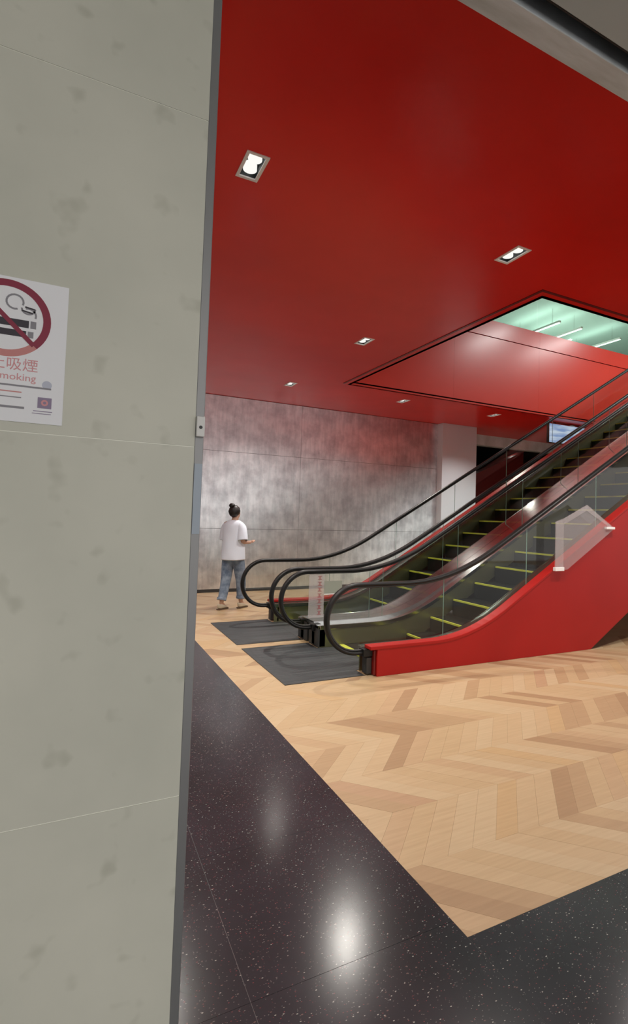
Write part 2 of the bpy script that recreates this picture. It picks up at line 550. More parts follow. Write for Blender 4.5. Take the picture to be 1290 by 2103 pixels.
# ---- upper hall
up = MB()
up.box(XMIN, 20, -.2, 17, 7.25, 7.35)
upper = struct(up.build('ceiling_upper', M_UPPER), 'pale mint ceiling of the floor above, seen through the opening')
for k, (x0, x1, y0, y1) in enumerate(((XMIN, 20, 17, 17.1), (XMIN, 20, -.3, -.2), (XMIN - .1, XMIN, -.2, 17), (20, 20.1, -.2, 17))):
    struct(MB().box(x0, x1, y0, y1, 5.35, 7.3).build('wall_upper', M_UPPER), 'pale mint wall of the floor above')
for k, (x, y0, y1) in enumerate(((10.95, 9.9, 11.6), (11.78, 9.9, 11.66), (13.35, 9.9, 11.7), (10.2, 4.3, 5.9), (12.2, 4.6, 6.4))):  # the last two are unseen, added to brighten the red fascia
    if k < 3: lb = ('first', 'second', 'third')[k] + ' white strip light from the left above the mint balustrade'
    else: lb = ('first', 'second', 'third')[k - 3] + ' strip light in the row directly over the escalators'
    t = tag(empty('strip_light', (x, (y0 + y1) / 2, 6.85)), lb, 'light', 'strip lights on the upper ceiling')
    L = (y1 - y0) / 2
    MB().box(-.035, .035, -L, L, -.05, 0).build('housing', M_WHITE, t)
    for s_ in (-1, 1): MB().box(-.004, .004, s_ * L * .7 - .004, s_ * L * .7 + .004, 0, .4).build('hanger', M_STEEL, t)
    MB().box(-.03, .03, -L + .02, L - .02, -.062, -.05).build('diffuser', M_TUBE, t)
    if k >= 0:
        ld = bpy.data.lights.new('strip_lamp', 'AREA')
        ld.shape = 'RECTANGLE'; ld.size = .1; ld.size_y = 2 * L - .04
        ld.energy = UPPER_W; ld.color = (.97, 1, .97)
        lo = bpy.data.objects.new('strip_lamp', ld); COL.objects.link(lo); lo.parent = t
        lo.location = (0, 0, -.07)
    lu = ld.copy(); lu.energy = 7  # up-facing light added to brighten the mint ceiling
    l2 = bpy.data.objects.new('strip_lamp', lu); COL.objects.link(l2); l2.parent = t  # the added up-facing light
    l2.location = (0, 0, .08); l2.rotation_euler = (math.pi, 0, 0)
bal = tag(empty('glass_balustrade', (VX0, VY1 + .02, 5.69)), 'mint tinted glass balustrade on top of the red fascia of the opening', 'balustrade')
for i in range(6):
    MB().box(.01 + i * 1.5, 1.49 + i * 1.5, 0, .015, 0, 1.0).build('glass_pane', M_GLASSUP, bal)
MB().box(0, 9.0, -.015, .03, 1.0, 1.04).build('top_rail', M_STEEL, bal)

# ================================================================ WALLS
wall = struct(empty('wall_back', (0, WALLY, 0)), 'far wall of stained grey metal sheets')
MB().box(XMIN, 7.85, .012, .25, 0, CEIL + .2).build('backing', M_DARK, wall)
px_ = [XMIN + .03, -.6, 1.8, 4.2, 6.6, 7.85]
for i in range(len(px_) - 1):
    for (z0, z1) in ((0.06, 1.25), (1.25, 2.79), (2.79, 3.895)):
        MB().box(px_[i] + .002, px_[i + 1] - .002, 0 + random.uniform(0, .002), .014, z0 + .003, z1 - .003).build('panel', M_WALL, wall)
struct(MB().box(XMIN, 7.75, WALLY - .012, WALLY + .01, 0, .06).build('baseboard_back', M_DARK), 'dark low baseboard of the far wall')
colm = struct(empty('column'), 'square pale mauve column at the end of the far wall')
MB().box(7.76, 8.81, 10.56, 11.3, 0, CEIL).build('shaft', M_COLUMN, colm, bevel=.006)
struct(MB().box(XMIN - .2, XMIN, -7, 20, 0, 4.2).build('wall_left', M_INNER), 'side wall of the hall')
struct(MB().box(XMAX, XMAX + .2, 1.4, 20, 0, 4.2).build('wall_right', M_DHALL), 'end wall of the hall')

# ---- clad wall beside the camera
wl = struct(empty('wall_near', (0, 1.3, 0)), 'grey-green stone clad wall close to the camera with a notice on it')
MB().box(-2.9, .236, .006, .62, 0, CEIL + .2).build('core', M_JOINT, wl)
zt = [0, .104, .904, 1.704, 2.492, 3.292, 4.05]
xt = [-2.9, -1.36, .2408]
for i in range(len(xt) - 1):
    for j in range(len(zt) - 1):
        MB().box(xt[i] + .0012, xt[i + 1] - (.0012 if i < len(xt) - 2 else 0), 0, .02, zt[j] + .0011, zt[j + 1] - .0011).build('tile', M_STONE, wl)
for z in zt[1:-1]: MB().box(-2.9, .2405, .0015, .02, z - .0012, z + .0012).build('joint', M_JOINT, wl)
tr = struct(empty('trim_4', (.2408, 1.3, 0)), 'narrow brushed aluminium strip along the edge of the stone wall')
MB().box(0, .021, .002, .62, 0, 4.0).build('strip', M_ALU, tr, bevel=.002)
MB().box(.002, .0195, -.0006, .004, 1.50, 1.665).build('film', M_BLUEREFL, tr)  # pale blue patch: reflection on the metal painted as a thin part
# latch box
t = tag(empty('contact_sensor', (.2515, 1.3, 1.752)), 'small white box with a dark dot on the aluminium edge strip', 'sensor')
MB().box(-.0095, .0095, -.010, .001, -.024, .024).build('body', M_WHITE, t, bevel=.002)
MB().disc_tube((0, -.010, -.002), .0, .004, .001, 12).build('dot', M_DARK, t)

# ---- lintel and soffits overhead, joined to the wooden hall's front edge
struct(MB().box(XMIN, XMAX, 1.36, 1.455, 3.35, 4.2).build('lintel', M_SOFFIT, None, bevel=.003), 'grey metal lintel edge overhead in front of the red ceiling')
st_ = MB()
st_.box(XMIN, XMAX, 1.302, 1.36, 3.50, 3.52)
st_.box(XMIN, XMAX, 1.296, 1.302, 3.35, 3.52)
struct(st_.build('lintel_slot', M_BLACK), 'black slot behind the lintel')
struct(MB().box(XMIN, XMAX, 1.02, 1.296, 3.35, 3.5).build('soffit_board', M_SOFFIT2, None, bevel=.003), 'beige board of the entrance soffit')
struct(MB().box(XMIN, XMAX, -1.8, 1.012, 3.36, 3.5).build('soffit', M_SOFFIT2), 'beige entrance soffit above the camera')
# seal between soffit and the ceiling slab
struct(MB().box(XMIN, XMAX, -.2, 1.36, 3.5, 4.2).build('bulkhead', M_SOFFIT2), 'bulkhead above the entrance soffit')

# ---- dark hall beyond the column
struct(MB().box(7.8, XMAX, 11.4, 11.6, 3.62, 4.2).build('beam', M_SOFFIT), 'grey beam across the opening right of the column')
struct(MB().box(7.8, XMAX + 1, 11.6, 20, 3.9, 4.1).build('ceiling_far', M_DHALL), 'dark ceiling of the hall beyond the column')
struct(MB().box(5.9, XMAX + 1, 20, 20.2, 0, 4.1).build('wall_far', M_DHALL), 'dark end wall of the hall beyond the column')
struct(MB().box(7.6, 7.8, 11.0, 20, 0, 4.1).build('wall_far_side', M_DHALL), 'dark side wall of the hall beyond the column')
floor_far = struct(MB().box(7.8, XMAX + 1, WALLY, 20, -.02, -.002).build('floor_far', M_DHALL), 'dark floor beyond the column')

# ================================================================ DOWNLIGHTS
desc = ['recessed twin downlight in the red ceiling nearest the stone wall',
        'recessed twin downlight left of the near corner of the ceiling opening',
        'twin downlight in the ceiling left of the far end of the opening',
        'small twin downlight above the far wall, left of the opening',
        'twin downlight between the opening and the far wall, left of the column',
        'twin downlight in the ceiling right of the column top',
        'twin downlight right of the opening corner, outside the picture', 
        'twin downlight farther along the near side of the opening',
        'twin downlight near the end of the far wall seen through the escalator glass',
        'twin downlight hidden by the stone wall edge', 'twin downlight over the floor behind the stone wall, nearest',
        'twin downlight over the floor behind the stone wall, middle', 'twin downlight over the floor behind the stone wall, by the far wall']
def ngon(cx, cy, r, n=20, z0=0, z1=.01):
    return [(cx + r * math.cos(2 * math.pi * i / n), cy + r * math.sin(2 * math.pi * i / n)) for i in range(n)]
dmesh = {}
for k, (x, y) in enumerate(LAMPS):
    t = tag(empty('downlight', (x, y, CEIL)), desc[k], 'downlight', 'twin downlights in the red ceiling')
    if not dmesh:
        a, b, c, d = .077, .151, LW - .004, LD - .004
        f = MB()
        f.box(-a, a, -b, -d, -.006, .004); f.box(-a, a, d, b, -.006, .004)
        f.box(-a, -c, -d, d, -.006, .004); f.box(c, a, -d, d, -.006, .004)
        o1 = f.build('frame', M_FRAME, t)
        f = MB()
        f.box(-LW, LW, -LD, LD, .07, .075)
        f.box(-LW, -LW + .003, -LD, LD, .0, .07); f.box(LW - .003, LW, -LD, LD, .0, .07)
        f.box(-LW, LW, -LD, -LD + .003, .0, .07); f.box(-LW, LW, LD - .003, LD, .0, .07)
        o2 = f.build('housing', M_CUP, t)
        o3 = MB().prism_z(ngon(0, -.060, .047), .012, .05).build('lamp', M_LAMP, t)
        o4 = MB().prism_z(ngon(0, .060, .047), .012, .05).build('lamp', M_LAMP, t)
        dmesh = dict(a=o1, b=o2, c=o3, d=o4)
    else:
        for o in dmesh.values():
            c_ = o.copy(); c_.parent = t; COL.objects.link(c_)
    ld = bpy.data.lights.new('downlight_lamp', 'SPOT')
    ld.energy = SPOT_W; ld.spot_size = math.radians(128); ld.spot_blend = .85; ld.shadow_soft_size = .05
    ld.color = (1, .955, .88)
    lo = bpy.data.objects.new('downlight_lamp', ld); COL.objects.link(lo); lo.parent = t
    lo.location = (0, 0, -.03)

# ================================================================ ESCALATORS
def zpath(x, z0, xk, T, s=SLOPE):
    if x <= xk - T: return z0
    if x >= xk + T: return z0 + s * (x - xk)
    return z0 + s * (x - xk + T) ** 2 / (4 * T)
XE = 12.6
def xs_range(x0, x1=XE):
    out = [x0]
    x = x0
    while x < 2.9: x += .4; out.append(x) if x < 2.9 else None
    q = 2.9 if x0 < 2.9 else x0 + .1
    while q < 4.8: out.append(q); q += .1
    while q < x1: out.append(q); q += 1.2
    out += [x1, 5.735, 5.745]
    return sorted(set(round(t, 4) for t in out if x0 <= t <= x1))
DECK = (.285, 3.86, .5)
INNER = (.245, 3.86, .5)
RAIL = (.888, 3.65, .6)
def band_prism(x0, lo, hi, y0, y1, x1=XE):
    """solid between two height functions"""
    xs = xs_range(x0, x1)
    pts = [(x, lo(x)) for x in xs] + [(x, hi(x)) for x in reversed(xs)]
    return pts
def build_strip(name, x0, lo, hi, y0, y1, m, parent, x1=XE, bevel=0):
    xs = xs_range(x0, x1)
    b = MB(); n = len(xs)
    for x in xs:
        b.v += [(x, y0, lo(x)), (x, y1, lo(x)), (x, y1, hi(x)), (x, y0, hi(x))]
    for i in range(n - 1):
        p, q = 4 * i, 4 * i + 4
        for u in range(4):
            w = (u + 1) % 4
            b.f.append((p + u, p + w, q + w, q + u)); b.mi.append(0)
    b.f.append((0, 3, 2, 1)); b.mi.append(0)
    e = 4 * (n - 1)
    b.f.append((e, e + 1, e + 2, e + 3)); b.mi.append(0)
    return b.build(name, m, parent, bevel=bevel)

def rail_path(x1=XE):
    """centre line of the handrail (x, z) from the inlet round the newel and up"""
    R_, cx = .335, 2.505
    ztop = RAIL[0]; cz = ztop - R_
    pts = [(2.72, cz - R_ + .0)]
    for i in range(0, 25):
        a = -math.pi / 2 - math.pi * i / 24
        pts.append((cx + R_ * math.cos(a) * 1.0, cz + R_ * math.sin(a)))
    for x in xs_range(2.7, x1):
        pts.append((x, zpath(x, *RAIL)))
    return pts
def sweep(name, path, y, prof, m, parent):
    """prof = list of (dy, dn) offsets, dn along the path normal (outwards)"""
    b = MB(); n = len(prof); k = len(path)
    for i, (x, z) in enumerate(path):
        a = path[max(i - 1, 0)]; c = path[min(i + 1, k - 1)]
        t = Vector((c[0] - a[0], c[1] - a[1])).normalized()
        nx, nz = -t.y, t.x                      # left of the direction of travel
        for dy, dn in prof:
            b.v.append((x + nx * dn, y + dy, z + nz * dn))
    for i in range(k - 1):
        for u in range(n):
            w = (u + 1) % n
            b.f.append((i * n + u, i * n + w, (i + 1) * n + w, (i + 1) * n + u)); b.mi.append(0)
    b.f.append(tuple(range(n))); b.mi.append(0)
    b.f.append(tuple((k - 1) * n + u for u in reversed(range(n)))); b.mi.append(0)
    return b.build(name, m, parent, smooth=True)
RPROF = [(-.036, -.012), (-.04, 0), (-.034, .012), (-.018, .019), (.018, .019), (.034, .012), (.04, 0), (.036, -.012), (.018, -.016), (-.018, -.016)]
GPROF = [(-.012, -.034), (-.012, -.016), (.012, -.016), (.012, -.034)]

def glass_panels(parent, y):
    """panels between deck and handrail, the first one with the round newel end"""
    th = .005
    R_, cx = .300, 2.505
    cz = RAIL[0] - .335
    joints = [2.72, 3.55, 4.75, 5.95, 7.15, 8.35, 9.55, 10.75, 11.95, XE]
    pts = [(2.66, cz - R_)]
    for i in range(0, 21):
        a = -math.pi / 2 - math.pi * i / 20
        pts.append((cx + R_ * math.cos(a), cz + R_ * math.sin(a)))
    pts += [(2.72, RAIL[0] - .034), (2.72, DECK[0] - .01), (2.66, DECK[0] - .01)]
    objs = [MB().prism_xz(list(reversed(pts)), y - th, y + th).build('glass_pane', M_GLASS, parent)]
    for i in range(len(joints) - 1):
        a, b = joints[i] + .003, joints[i + 1] - .003
        xs = [a] + [x for x in xs_range(a, b) if a < x < b] + [b]
        p = [(x, zpath(x, *DECK) - .01) for x in xs] + [(x, zpath(x, *RAIL) - .034) for x in reversed(xs)]
        objs.append(MB().prism_xz(p, y - th, y + th).build('glass_pane', M_GLASS, parent))
        if i:
            MB().prism_xz([(a - .0042, zpath(a, *DECK)), (a - .0018, zpath(a, *DECK)), (a - .0018, zpath(a, *RAIL) - .034), (a - .0042, zpath(a, *RAIL) - .034)], y - th, y + th).build('glass_joint', M_GLEDGE, parent)
    return objs

UNDER = lambda x: max(0.002, SLOPE * (x - 5.735))
def escalator(name, label, yA, yB, outA, outB, cladA, cladB, plate):
    """yA, yB glass lines; outA, outB outer faces; cladA/B True = red side, False = shared steel deck"""
    E = tag(empty(name, (0, 0, 0)), label, 'escalator', 'pair of escalators')
    skA, skB = yA + .15, yB - .15
    # side cladding + outer deck
    for (y, out, clad, d) in ((yA, outA, cladA, -1), (yB, outB, cladB, 1)):
        lo_, hi_ = sorted((out, y - d * .0))
        if clad:
            xs = xs_range(2.68, XE)
            top = lambda x: zpath(x, .262, DECK[1], DECK[2])
            a, b = sorted((out, out - d * .025))
            build_strip('side_panel', 2.68, UNDER, top, a, b, M_RED if d < 0 else M_GREYSIDE, E)
            a, b = sorted((out + d * .006, y - d * .008))
            o = build_strip('outer_deck', 2.60, lambda x: zpath(x, .262, DECK[1], DECK[2]), lambda x: zpath(x, DECK[0] + .012, DECK[1], DECK[2]), a, b, M_RED, E)
            bv = o.modifiers.new('bevel', 'BEVEL'); bv.width = .006; bv.segments = 2; bv.limit_method = 'ANGLE'
        else:
            a, b = sorted((out, y - d * .008))
            build_strip('outer_deck', 2.60, lambda x: zpath(x, DECK[0] - .05, DECK[1], DECK[2]), lambda x: zpath(x, DECK[0], DECK[1], DECK[2]), a, b, M_STEEL, E)
        # inner deck (steel), slightly sloping towards the steps: two strips
        a, b = sorted((y - d * .008, y - d * .15))
        build_strip('inner_deck', 2.60, lambda x: zpath(x, .225, DECK[1], DECK[2]), lambda x: zpath(x, INNER[0] + .012, INNER[1], INNER[2]), a, b, M_GREENSTEEL if clad else M_STEEL, E)
        # chrome nosing on the skirt top
        a, b = sorted((y - d * .150, y - d * .162))
        build_strip('deck_nosing', 2.62, lambda x: zpath(x, .21, DECK[1], DECK[2]), lambda x: zpath(x, .262, INNER[1], INNER[2]), a, b, M_GREENSTEEL if clad else M_STEEL, E, bevel=.003)
        # skirt
        a, b = sorted((y - d * .135, y - d * .150))
        build_strip('skirt_panel', 2.62, lambda x: max(.0, zpath(x, -.12, 3.77, .35)), lambda x: zpath(x, .225, DECK[1], DECK[2]), a, b, M_STEELD, E)
        # newel base box with handrail inlet
        a, b = sorted((out - d * .03, y - d * .15))
        MB().box(2.60 if not clad else 2.66, 2.70, a, b, .002, .25).build('newel_base', M_REDDARK if clad else M_DARK, E, bevel=.01)
        MB().box(2.56, 2.68, y - .055, y + .055, .18, .262).build('handrail_inlet', M_RUBBER, E, bevel=.01)
        MB().box(2.60, 2.66, y - .05, y + .05, .012, .175).build('inlet_brush', M_DARK, E, bevel=.01)
        sweep('handrail', rail_path(), y, RPROF, M_RUBBER, E)
        o = sweep('handrail_guide', rail_path(), y, GPROF, M_DARK, E)
        glass_panels(E, y)
    # underside
    build_strip('underside_panel', 5.74, lambda x: UNDER(x) + .02, lambda x: UNDER(x) + .06, outA + .03 if cladA else outA, outB - .03 if cladB else outB, M_REDDARK, E)  # shadow below the truss put into the dark red
    MB().box(2.72, 5.74, skA - .05, skA - .03, .0, .1).build('sill', M_DARK, E)
    # steps
    sw0, sw1 = skA + .006, skB - .006
    first = None
    zf = lambda x: zpath(x, 0.0, 3.73, .33)
    k = -2
    while True:
        x = 3.83 + .365 * k
        z, zp = zf(x), zf(x - .365)
        if x > XE - .3: break
        if k < 0: z, zp = .008, .0
        zp = min(zp, z - .02)
        s = MB().box(x, x + .365 + .02, sw0, sw1, z - .025, z)
        s.box(x, x + .02, sw0, sw1, zp - .03, z - .02)
        st = s.build('step', M_STEP, E)
        if k >= 0:
            MB().box(x - .003, x + .018, sw0 + .01, sw1 - .01, z - .018, z + .004).build('yellow_line', M_YELLOW, st)
        k += 1
    # comb and landing plate
    MB().box(2.92, 3.12, sw0, sw1, .0, .022).build('comb_plate', M_STEP, E)
    MB().box(2.86, 2.93, sw0, sw1, .0, .024).build('comb_line', M_YELLOW, E)
    x0, x1, y0, y1 = plate
    MB().box(x0, 2.59, y0, y1, -.018, .004).build('landing_plate', M_PLATE, E)
    MB().box(2.59, 2.86, sw0, sw1, -.018, .0045).build('landing_plate', M_PLATE, E)
    f = MB()
    f.box(x0 - .006, x0, y0 - .006, y1 + .006, -.01, .006); f.box(x0, 2.6, y0 - .006, y0, -.01, .006); f.box(x0, 2.6, y1, y1 + .006, -.01, .006)
    f.build('plate_edge', M_DARK, E)
    return E
E1 = escalator('escalator', 'near escalator with red side, glass balustrades and yellow edged dark steps', 4.75, 6.05, 4.63, 6.222, True, False, (1.77, 3.0, 4.72, 6.165))
E2 = escalator('escalator', 'far escalator beside the stained metal wall, behind the near one', 6.40, 7.70, 6.228, 7.82, False, True, (1.77, 3.0, 6.377, 7.76))

# warning stickers on the glass of the middle balustrade
t = MB().box(2.52, 2.72, 6.038, 6.04, .33, .86).build('warning_sticker', M_STICK, E1)
t['label'] = 'narrow clear warning strip with a column of red marks on the middle glass'
for i in range(7):
    z = .36 + i * .07
    q = MB()
    q.box(2.635, 2.685, 6.036, 6.038, z, z + .012); q.box(2.65, 2.67, 6.036, 6.038, z + .012, z + .04); q.box(2.635, 2.685, 6.036, 6.038, z + .04, z + .05)
    q.build('red_mark', M_STICKR, t)
t = MB().box(2.72, 2.96, 6.037, 6.04, .60, .765).build('notice_sticker', M_STICKG, E1)
t['label'] = 'grey-green rectangular notice on the middle glass'
MB().box(2.72, 2.96, 6.036, 6.037, .60, .612).build('border', M_FRAME, t)

# clear acrylic wedge guard on the near balustrade
gd = tag(empty('acrylic_guard', (5.05, 4.60, 0)), 'clear acrylic wedge guard clipped to the red edge of the near escalator', 'guard')
P0 = [(.02, 1.0 - .0), (.16, 1.02), (.17, 1.575), (.55, 1.77), (1.06, 1.53), (.93, 1.50), (.54, 1.62), (.30, 1.50), (.05, 1.55)]
MB().prism_xz([(.01, .985), (.22, 1.00), (1.06, 1.50), (.55, 1.79), (.17, 1.62), (.01, 1.57)], -.004, .004).build('acrylic_sheet', M_ACRYL, gd)
MB().prism_xz([(.01, .985), (.14, .99), (.14, 1.60), (.01, 1.57)], -.012, -.005).build('front_fold', M_ACRYL, gd)
MB().prism_xz([(.14, 1.54), (.54, 1.72), (1.02, 1.49), (1.06, 1.51), (.55, 1.79), (.14, 1.61)], -.012, -.005).build('top_fold', M_ACRYL, gd)
MB().box(.0, .15, -.02, .02, .985, 1.03).build('clip', M_FRAME, gd, bevel=.004)
MB().box(.90, 1.06, -.02, .02, 1.495, 1.525).build('clip', M_FRAME, gd, bevel=.004)

# ================================================================ things in the dark hall
r = tag(empty('escalator', (9.0, 12.6, 0)), 'dark red sided escalator in the unlit hall beyond the column', 'escalator')
MB().prism_xz([(-1.0, .9), (0.0, .9), (3.4, 2.75), (3.4, 3.75), (0.4, 2.45), (-1.0, 2.3)], 0, .05).build('side_panel', M_REDDARK, r)
MB().prism_xz([(-1.0, 2.3), (.4, 2.45), (3.4, 3.75), (3.4, 3.78), (.4, 2.48), (-1.0, 2.33)], -.02, .3).build('outer_deck', M_REDDARK, r)
MB().prism_xz([(-1.0, 0), (0.4, 0), (3.4, 1.6), (3.4, 2.7), (0, .9), (-1.0, .9)], .02, 1.4).build('truss', M_DARK, r)
for k, (x, y, z) in enumerate(((9.9, 15.0, 3.88), (10.9, 13.8, 3.88), (12.1, 12.9, 3.88), (12.4, 15.5, 3.88), (13.6, 14.2, 3.88))):  # lamps added for white glints, which are reflections in the glass
    t = tag(empty('small_downlight', (x, y, z)), ['round lamp deepest in the dark ceiling just right of the column', 'second round lamp from the column in the dark ceiling', 'round lamp nearest the grey beam in the dark hall', 'round lamp far back, third from the column', 'round lamp farthest right in the dark hall'][k], 'downlight', 'lamps in the dark hall')
    MB().prism_z(ngon(0, 0, .10, 16), -.01, .012).build('bezel', M_FRAME, t)
    MB().prism_z(ngon(0, 0, .07, 16), -.014, -.01).build('lamp', M_SMALL, t)
# dim shelving shapes
for k, (x, w, h) in enumerate(((9.2, 1.6, 2.5), (11.2, 1.9, 2.9), (13.4, 1.4, 2.4))):
    t = tag(empty('display_rack', (x, 16.5, 0)), ('low', 'tall', 'narrow')[k] + ' dark display rack at the back of the unlit hall', 'rack', 'racks in the unlit hall')
    for s in (0, 1): MB().box(s * (w - .04), s * (w - .04) + .04, 0, .5, 0, h).build('side_panel', M_DARK, t)
    for i in range(5): MB().box(.04, w - .04, 0, .5, .1 + i * (h - .15) / 4, .13 + i * (h - .15) / 4).build('shelf', M_ALU, t)
# stand-in emissive panel for a blue-white bright patch beyond the escalators
M_BLUEGLOW = emis('blue_white_display', (.5, .66, .95), .75)
nt = M_BLUEGLOW.node_tree
tc = nt.nodes.new('ShaderNodeTexCoord'); mp = nt.nodes.new('ShaderNodeMapping'); wv = nt.nodes.new('ShaderNodeTexNoise')
mp.inputs['Rotation'].default_value = (0, .35, 0); mp.inputs['Scale'].default_value = (1.2, 1, 9)
wv.inputs['Scale'].default_value = 1.3
rp = nt.nodes.new('ShaderNodeValToRGB')
rp.color_ramp.elements[0].position = .4; rp.color_ramp.elements[0].color = (.30, .42, .72, 1)
rp.color_ramp.elements[1].position = .62; rp.color_ramp.elements[1].color = (.75, .85, 1, 1)
em = [n for n in nt.nodes if n.type == 'EMISSION'][0]
nt.links.new(tc.outputs['Object'], mp.inputs[0]); nt.links.new(mp.outputs[0], wv.inputs['Vector'])
nt.links.new(wv.outputs['Fac'], rp.inputs[0]); nt.links.new(rp.outputs[0], em.inputs[0])
t = tag(empty('display_screen', (9.55, 8.9, 3.42)), 'glowing blue-white display hung under the ceiling, seen above the far handrail', 'screen')
MB().box(-.008, 1.258, 0, .08, -.008, .438).build('case', M_DARK, t, bevel=.01)
MB().box(0, 1.25, -.006, .0, 0, .43).build('screen', M_BLUEGLOW, t)
MB().box(.2, .23, .03, .06, .46, .48).build('bracket', M_DARK, t)
MB().box(1.02, 1.05, .03, .06, .46, .48).build('bracket', M_DARK, t)

# ================================================================ NOTICE
nz = tag(empty('no_smoking_notice', (-.137, 1.2985, 1.8715)), 'white paper no smoking notice stuck on the stone wall', 'notice')
MB().box(-.105, .105, -.0006, .0, -.1475, .1475).build('sheet', M_PAPER, nz)
def NL(name, mb, m): return mb.build(name, m, nz)
cx_, cz_, RR = -.0036, .0625, .0790
NL('prohibition_ring', MB().disc_tube((cx_, -.0006, cz_), RR - .014, RR, .0006, 40, a0=math.radians(-45), a1=math.radians(225)), M_REDINK)
NL('prohibition_ring', MB().disc_tube((cx_, -.0006, cz_), RR - .014, RR, .0005, 16, a0=math.radians(225), a1=math.radians(315)), M_PALEGLAREINK)  # lower arc paler: glare put into the ink colour
def bar(x0, z0, x1, z1, w, y0=-.0014, y1=-.0006):
    d = Vector((x1 - x0, z1 - z0)).normalized() * w / 2
    n = (-d.y, d.x)
    return MB().prism_xz([(x0 - n[0], z0 - n[1]), (x1 - n[0], z1 - n[1]), (x1 + n[0], z1 + n[1]), (x0 + n[0], z0 + n[1])], y0, y1)
d45 = (RR - .008) * .7071
NL('slash', bar(cx_ - d45, cz_ + d45, cx_ + d45, cz_ - d45, .009, -.0018, -.0014), M_REDINK)
NL('cigarette_bar', MB().box(-.055, .036, -.0014, -.0006, .0475, .0625), M_BLACKINK)
NL('cigarette_bar', MB().box(-.055, .032, -.0014, -.0006, .0275, .0405), M_BLACKINK)
NL('cigarette_tip', MB().box(.039, .049, -.0014, -.0006, .0475, .0625), M_GREYINK)
NL('cigarette_tip', MB().box(.035, .045, -.0014, -.0006, .0275, .0405), M_GREYINK)
sm = MB().disc_tube((.010, -.0006, .098), .013, .0165, .0006, 16, a0=math.radians(-20), a1=math.radians(290))
sm.disc_tube((.034, -.0006, .088), .010, .0135, .0006, 12, a0=math.radians(180), a1=math.radians(360))
sm.disc_tube((.034, -.0006, .074), .012, .0155, .0006, 12, a0=math.radians(-20), a1=math.radians(110))
NL('smoke', sm, M_GREYINK)
NL('smoke', bar(.028, .0905, .046, .0875, .003), M_BLACKINK)
NL('smoke', bar(.022, .0825, .042, .079, .003), M_BLACKINK)
def text(body, x, z, size, m, name, align='CENTER', sx=1):
    c = bpy.data.curves.new(name, 'FONT')
    c.body = body; c.size = size; c.align_x = align; c.align_y = 'CENTER'; c.extrude = .0002; c.resolution_u = 3
    c.materials.append(m)
    o = bpy.data.objects.new(name, c); COL.objects.link(o); o.parent = nz
    bpy.context.view_layer.update()
    me = bpy.data.meshes.new_from_object(o)
    bpy.data.objects.remove(o)
    me.transform(Matrix.Translation((x, -.0009, z)) @ Matrix.Rotation(math.pi / 2, 4, 'X') @ Matrix.Diagonal((sx, 1, 1, 1)))
    return link(name, me, None, nz)
text('\u7981\u6b62\u5438\u7159', -.0, -.0315, .0285, M_PINKINK, 'lettering')
text('No Smoking', -.0, -.056, .0205, M_PINKINK, 'lettering', sx=1.05)
for (x0, x1, z, w, m_) in ((-.06, .082, -.0735, .0035, M_GREYINK), (-.055, .03, -.0865, .0022, M_PALEGLAREINK), (-.09, -.03, -.0965, .002, M_GREYINK), (-.02, .03, -.0975, .002, M_GREYINK),
                           (-.07, .036, -.118, .0045, M_GREYINK), (.052, .086, -.1215, .0016, M_LILAC), (.050, .084, -.1265, .0014, M_LILAC)):
    NL('printed_line', MB().box(x0, x1, -.0012, -.0006, z - w / 2, z + w / 2), m_)
em_ = MB().box(.059, .084, -.0012, -.0006, -.115, -.0925)
NL('printed_emblem', em_, M_LILAC)
NL('printed_emblem', MB().disc_tube((.0715, -.0012, -.1035), .003, .0065, .0004, 12), M_PINKINK)
NL('printed_emblem', MB().disc_tube((.074, -.0006, -.066), .0, .009, .0003, 14), mat('faint_blue_ink', (.55, .57, .68), .6))

# ================================================================ PERSON
def skin(name, verts, edges, m, parent, sub=2, root=0):
    """verts = (x, y, z, rx, ry)"""
    me = bpy.data.meshes.new(name)
    me.from_pydata([q[:3] for q in verts], edges, [])
    o = link(name, me, m, parent)
    sk = o.modifiers.new('skin', 'SKIN')
    sk.use_smooth_shade = True
    lay = me.skin_vertices[0] if me.skin_vertices else None
    if lay is None:
        bm = bmesh.new(); bm.from_mesh(me); bm.verts.layers.skin.verify(); bm.to_mesh(me); bm.free()
        lay = me.skin_vertices[0]
    for i, q in enumerate(verts):
        lay.data[i].radius = (q[3], q[4] if len(q) > 4 else q[3])
        lay.data[i].use_root = (i == root)
    sb = o.modifiers.new('sub', 'SUBSURF'); sb.levels = sub; sb.render_levels = sub
    return o
# local axes: +x forward, +y the person's left, z up
P = tag(empty('person', (2.33, 8.84, 0), math.radians(38)), 'person in a white shirt and cuffed jeans walking, seen from behind, hair in a bun', 'person')
Bv, Be, idx = [], [], {}
def jv(n, *q):
    idx[n] = len(Bv); Bv.append(q); return idx[n]
def je(a, b): Be.append((idx[a], idx[b]))
jv('pelvis', 0, 0, .88, .12, .15)
jv('waist', .0, 0, 1.03, .10, .125)
jv('chest', .0, 0, 1.22, .11, .15)
jv('collar', -.01, 0, 1.375, .07, .10)
jv('neck', .005, 0, 1.44, .047)
jv('jaw', .02, 0, 1.50, .058)
jv('brow', .015, 0, 1.575, .082, .075)
jv('crown', .0, 0, 1.635, .06)
for a, b in (('pelvis', 'waist'), ('waist', 'chest'), ('chest', 'collar'), ('collar', 'neck'), ('neck', 'jaw'), ('jaw', 'brow'), ('brow', 'crown')): je(a, b)
jv('nose', .105, 0, 1.545, .012); je('brow', 'nose')
for s, sd in ((1, 'l'), (-1, 'r')):
    jv('ear' + sd, .01, s * .084, 1.555, .012, .02); je('brow', 'ear' + sd)
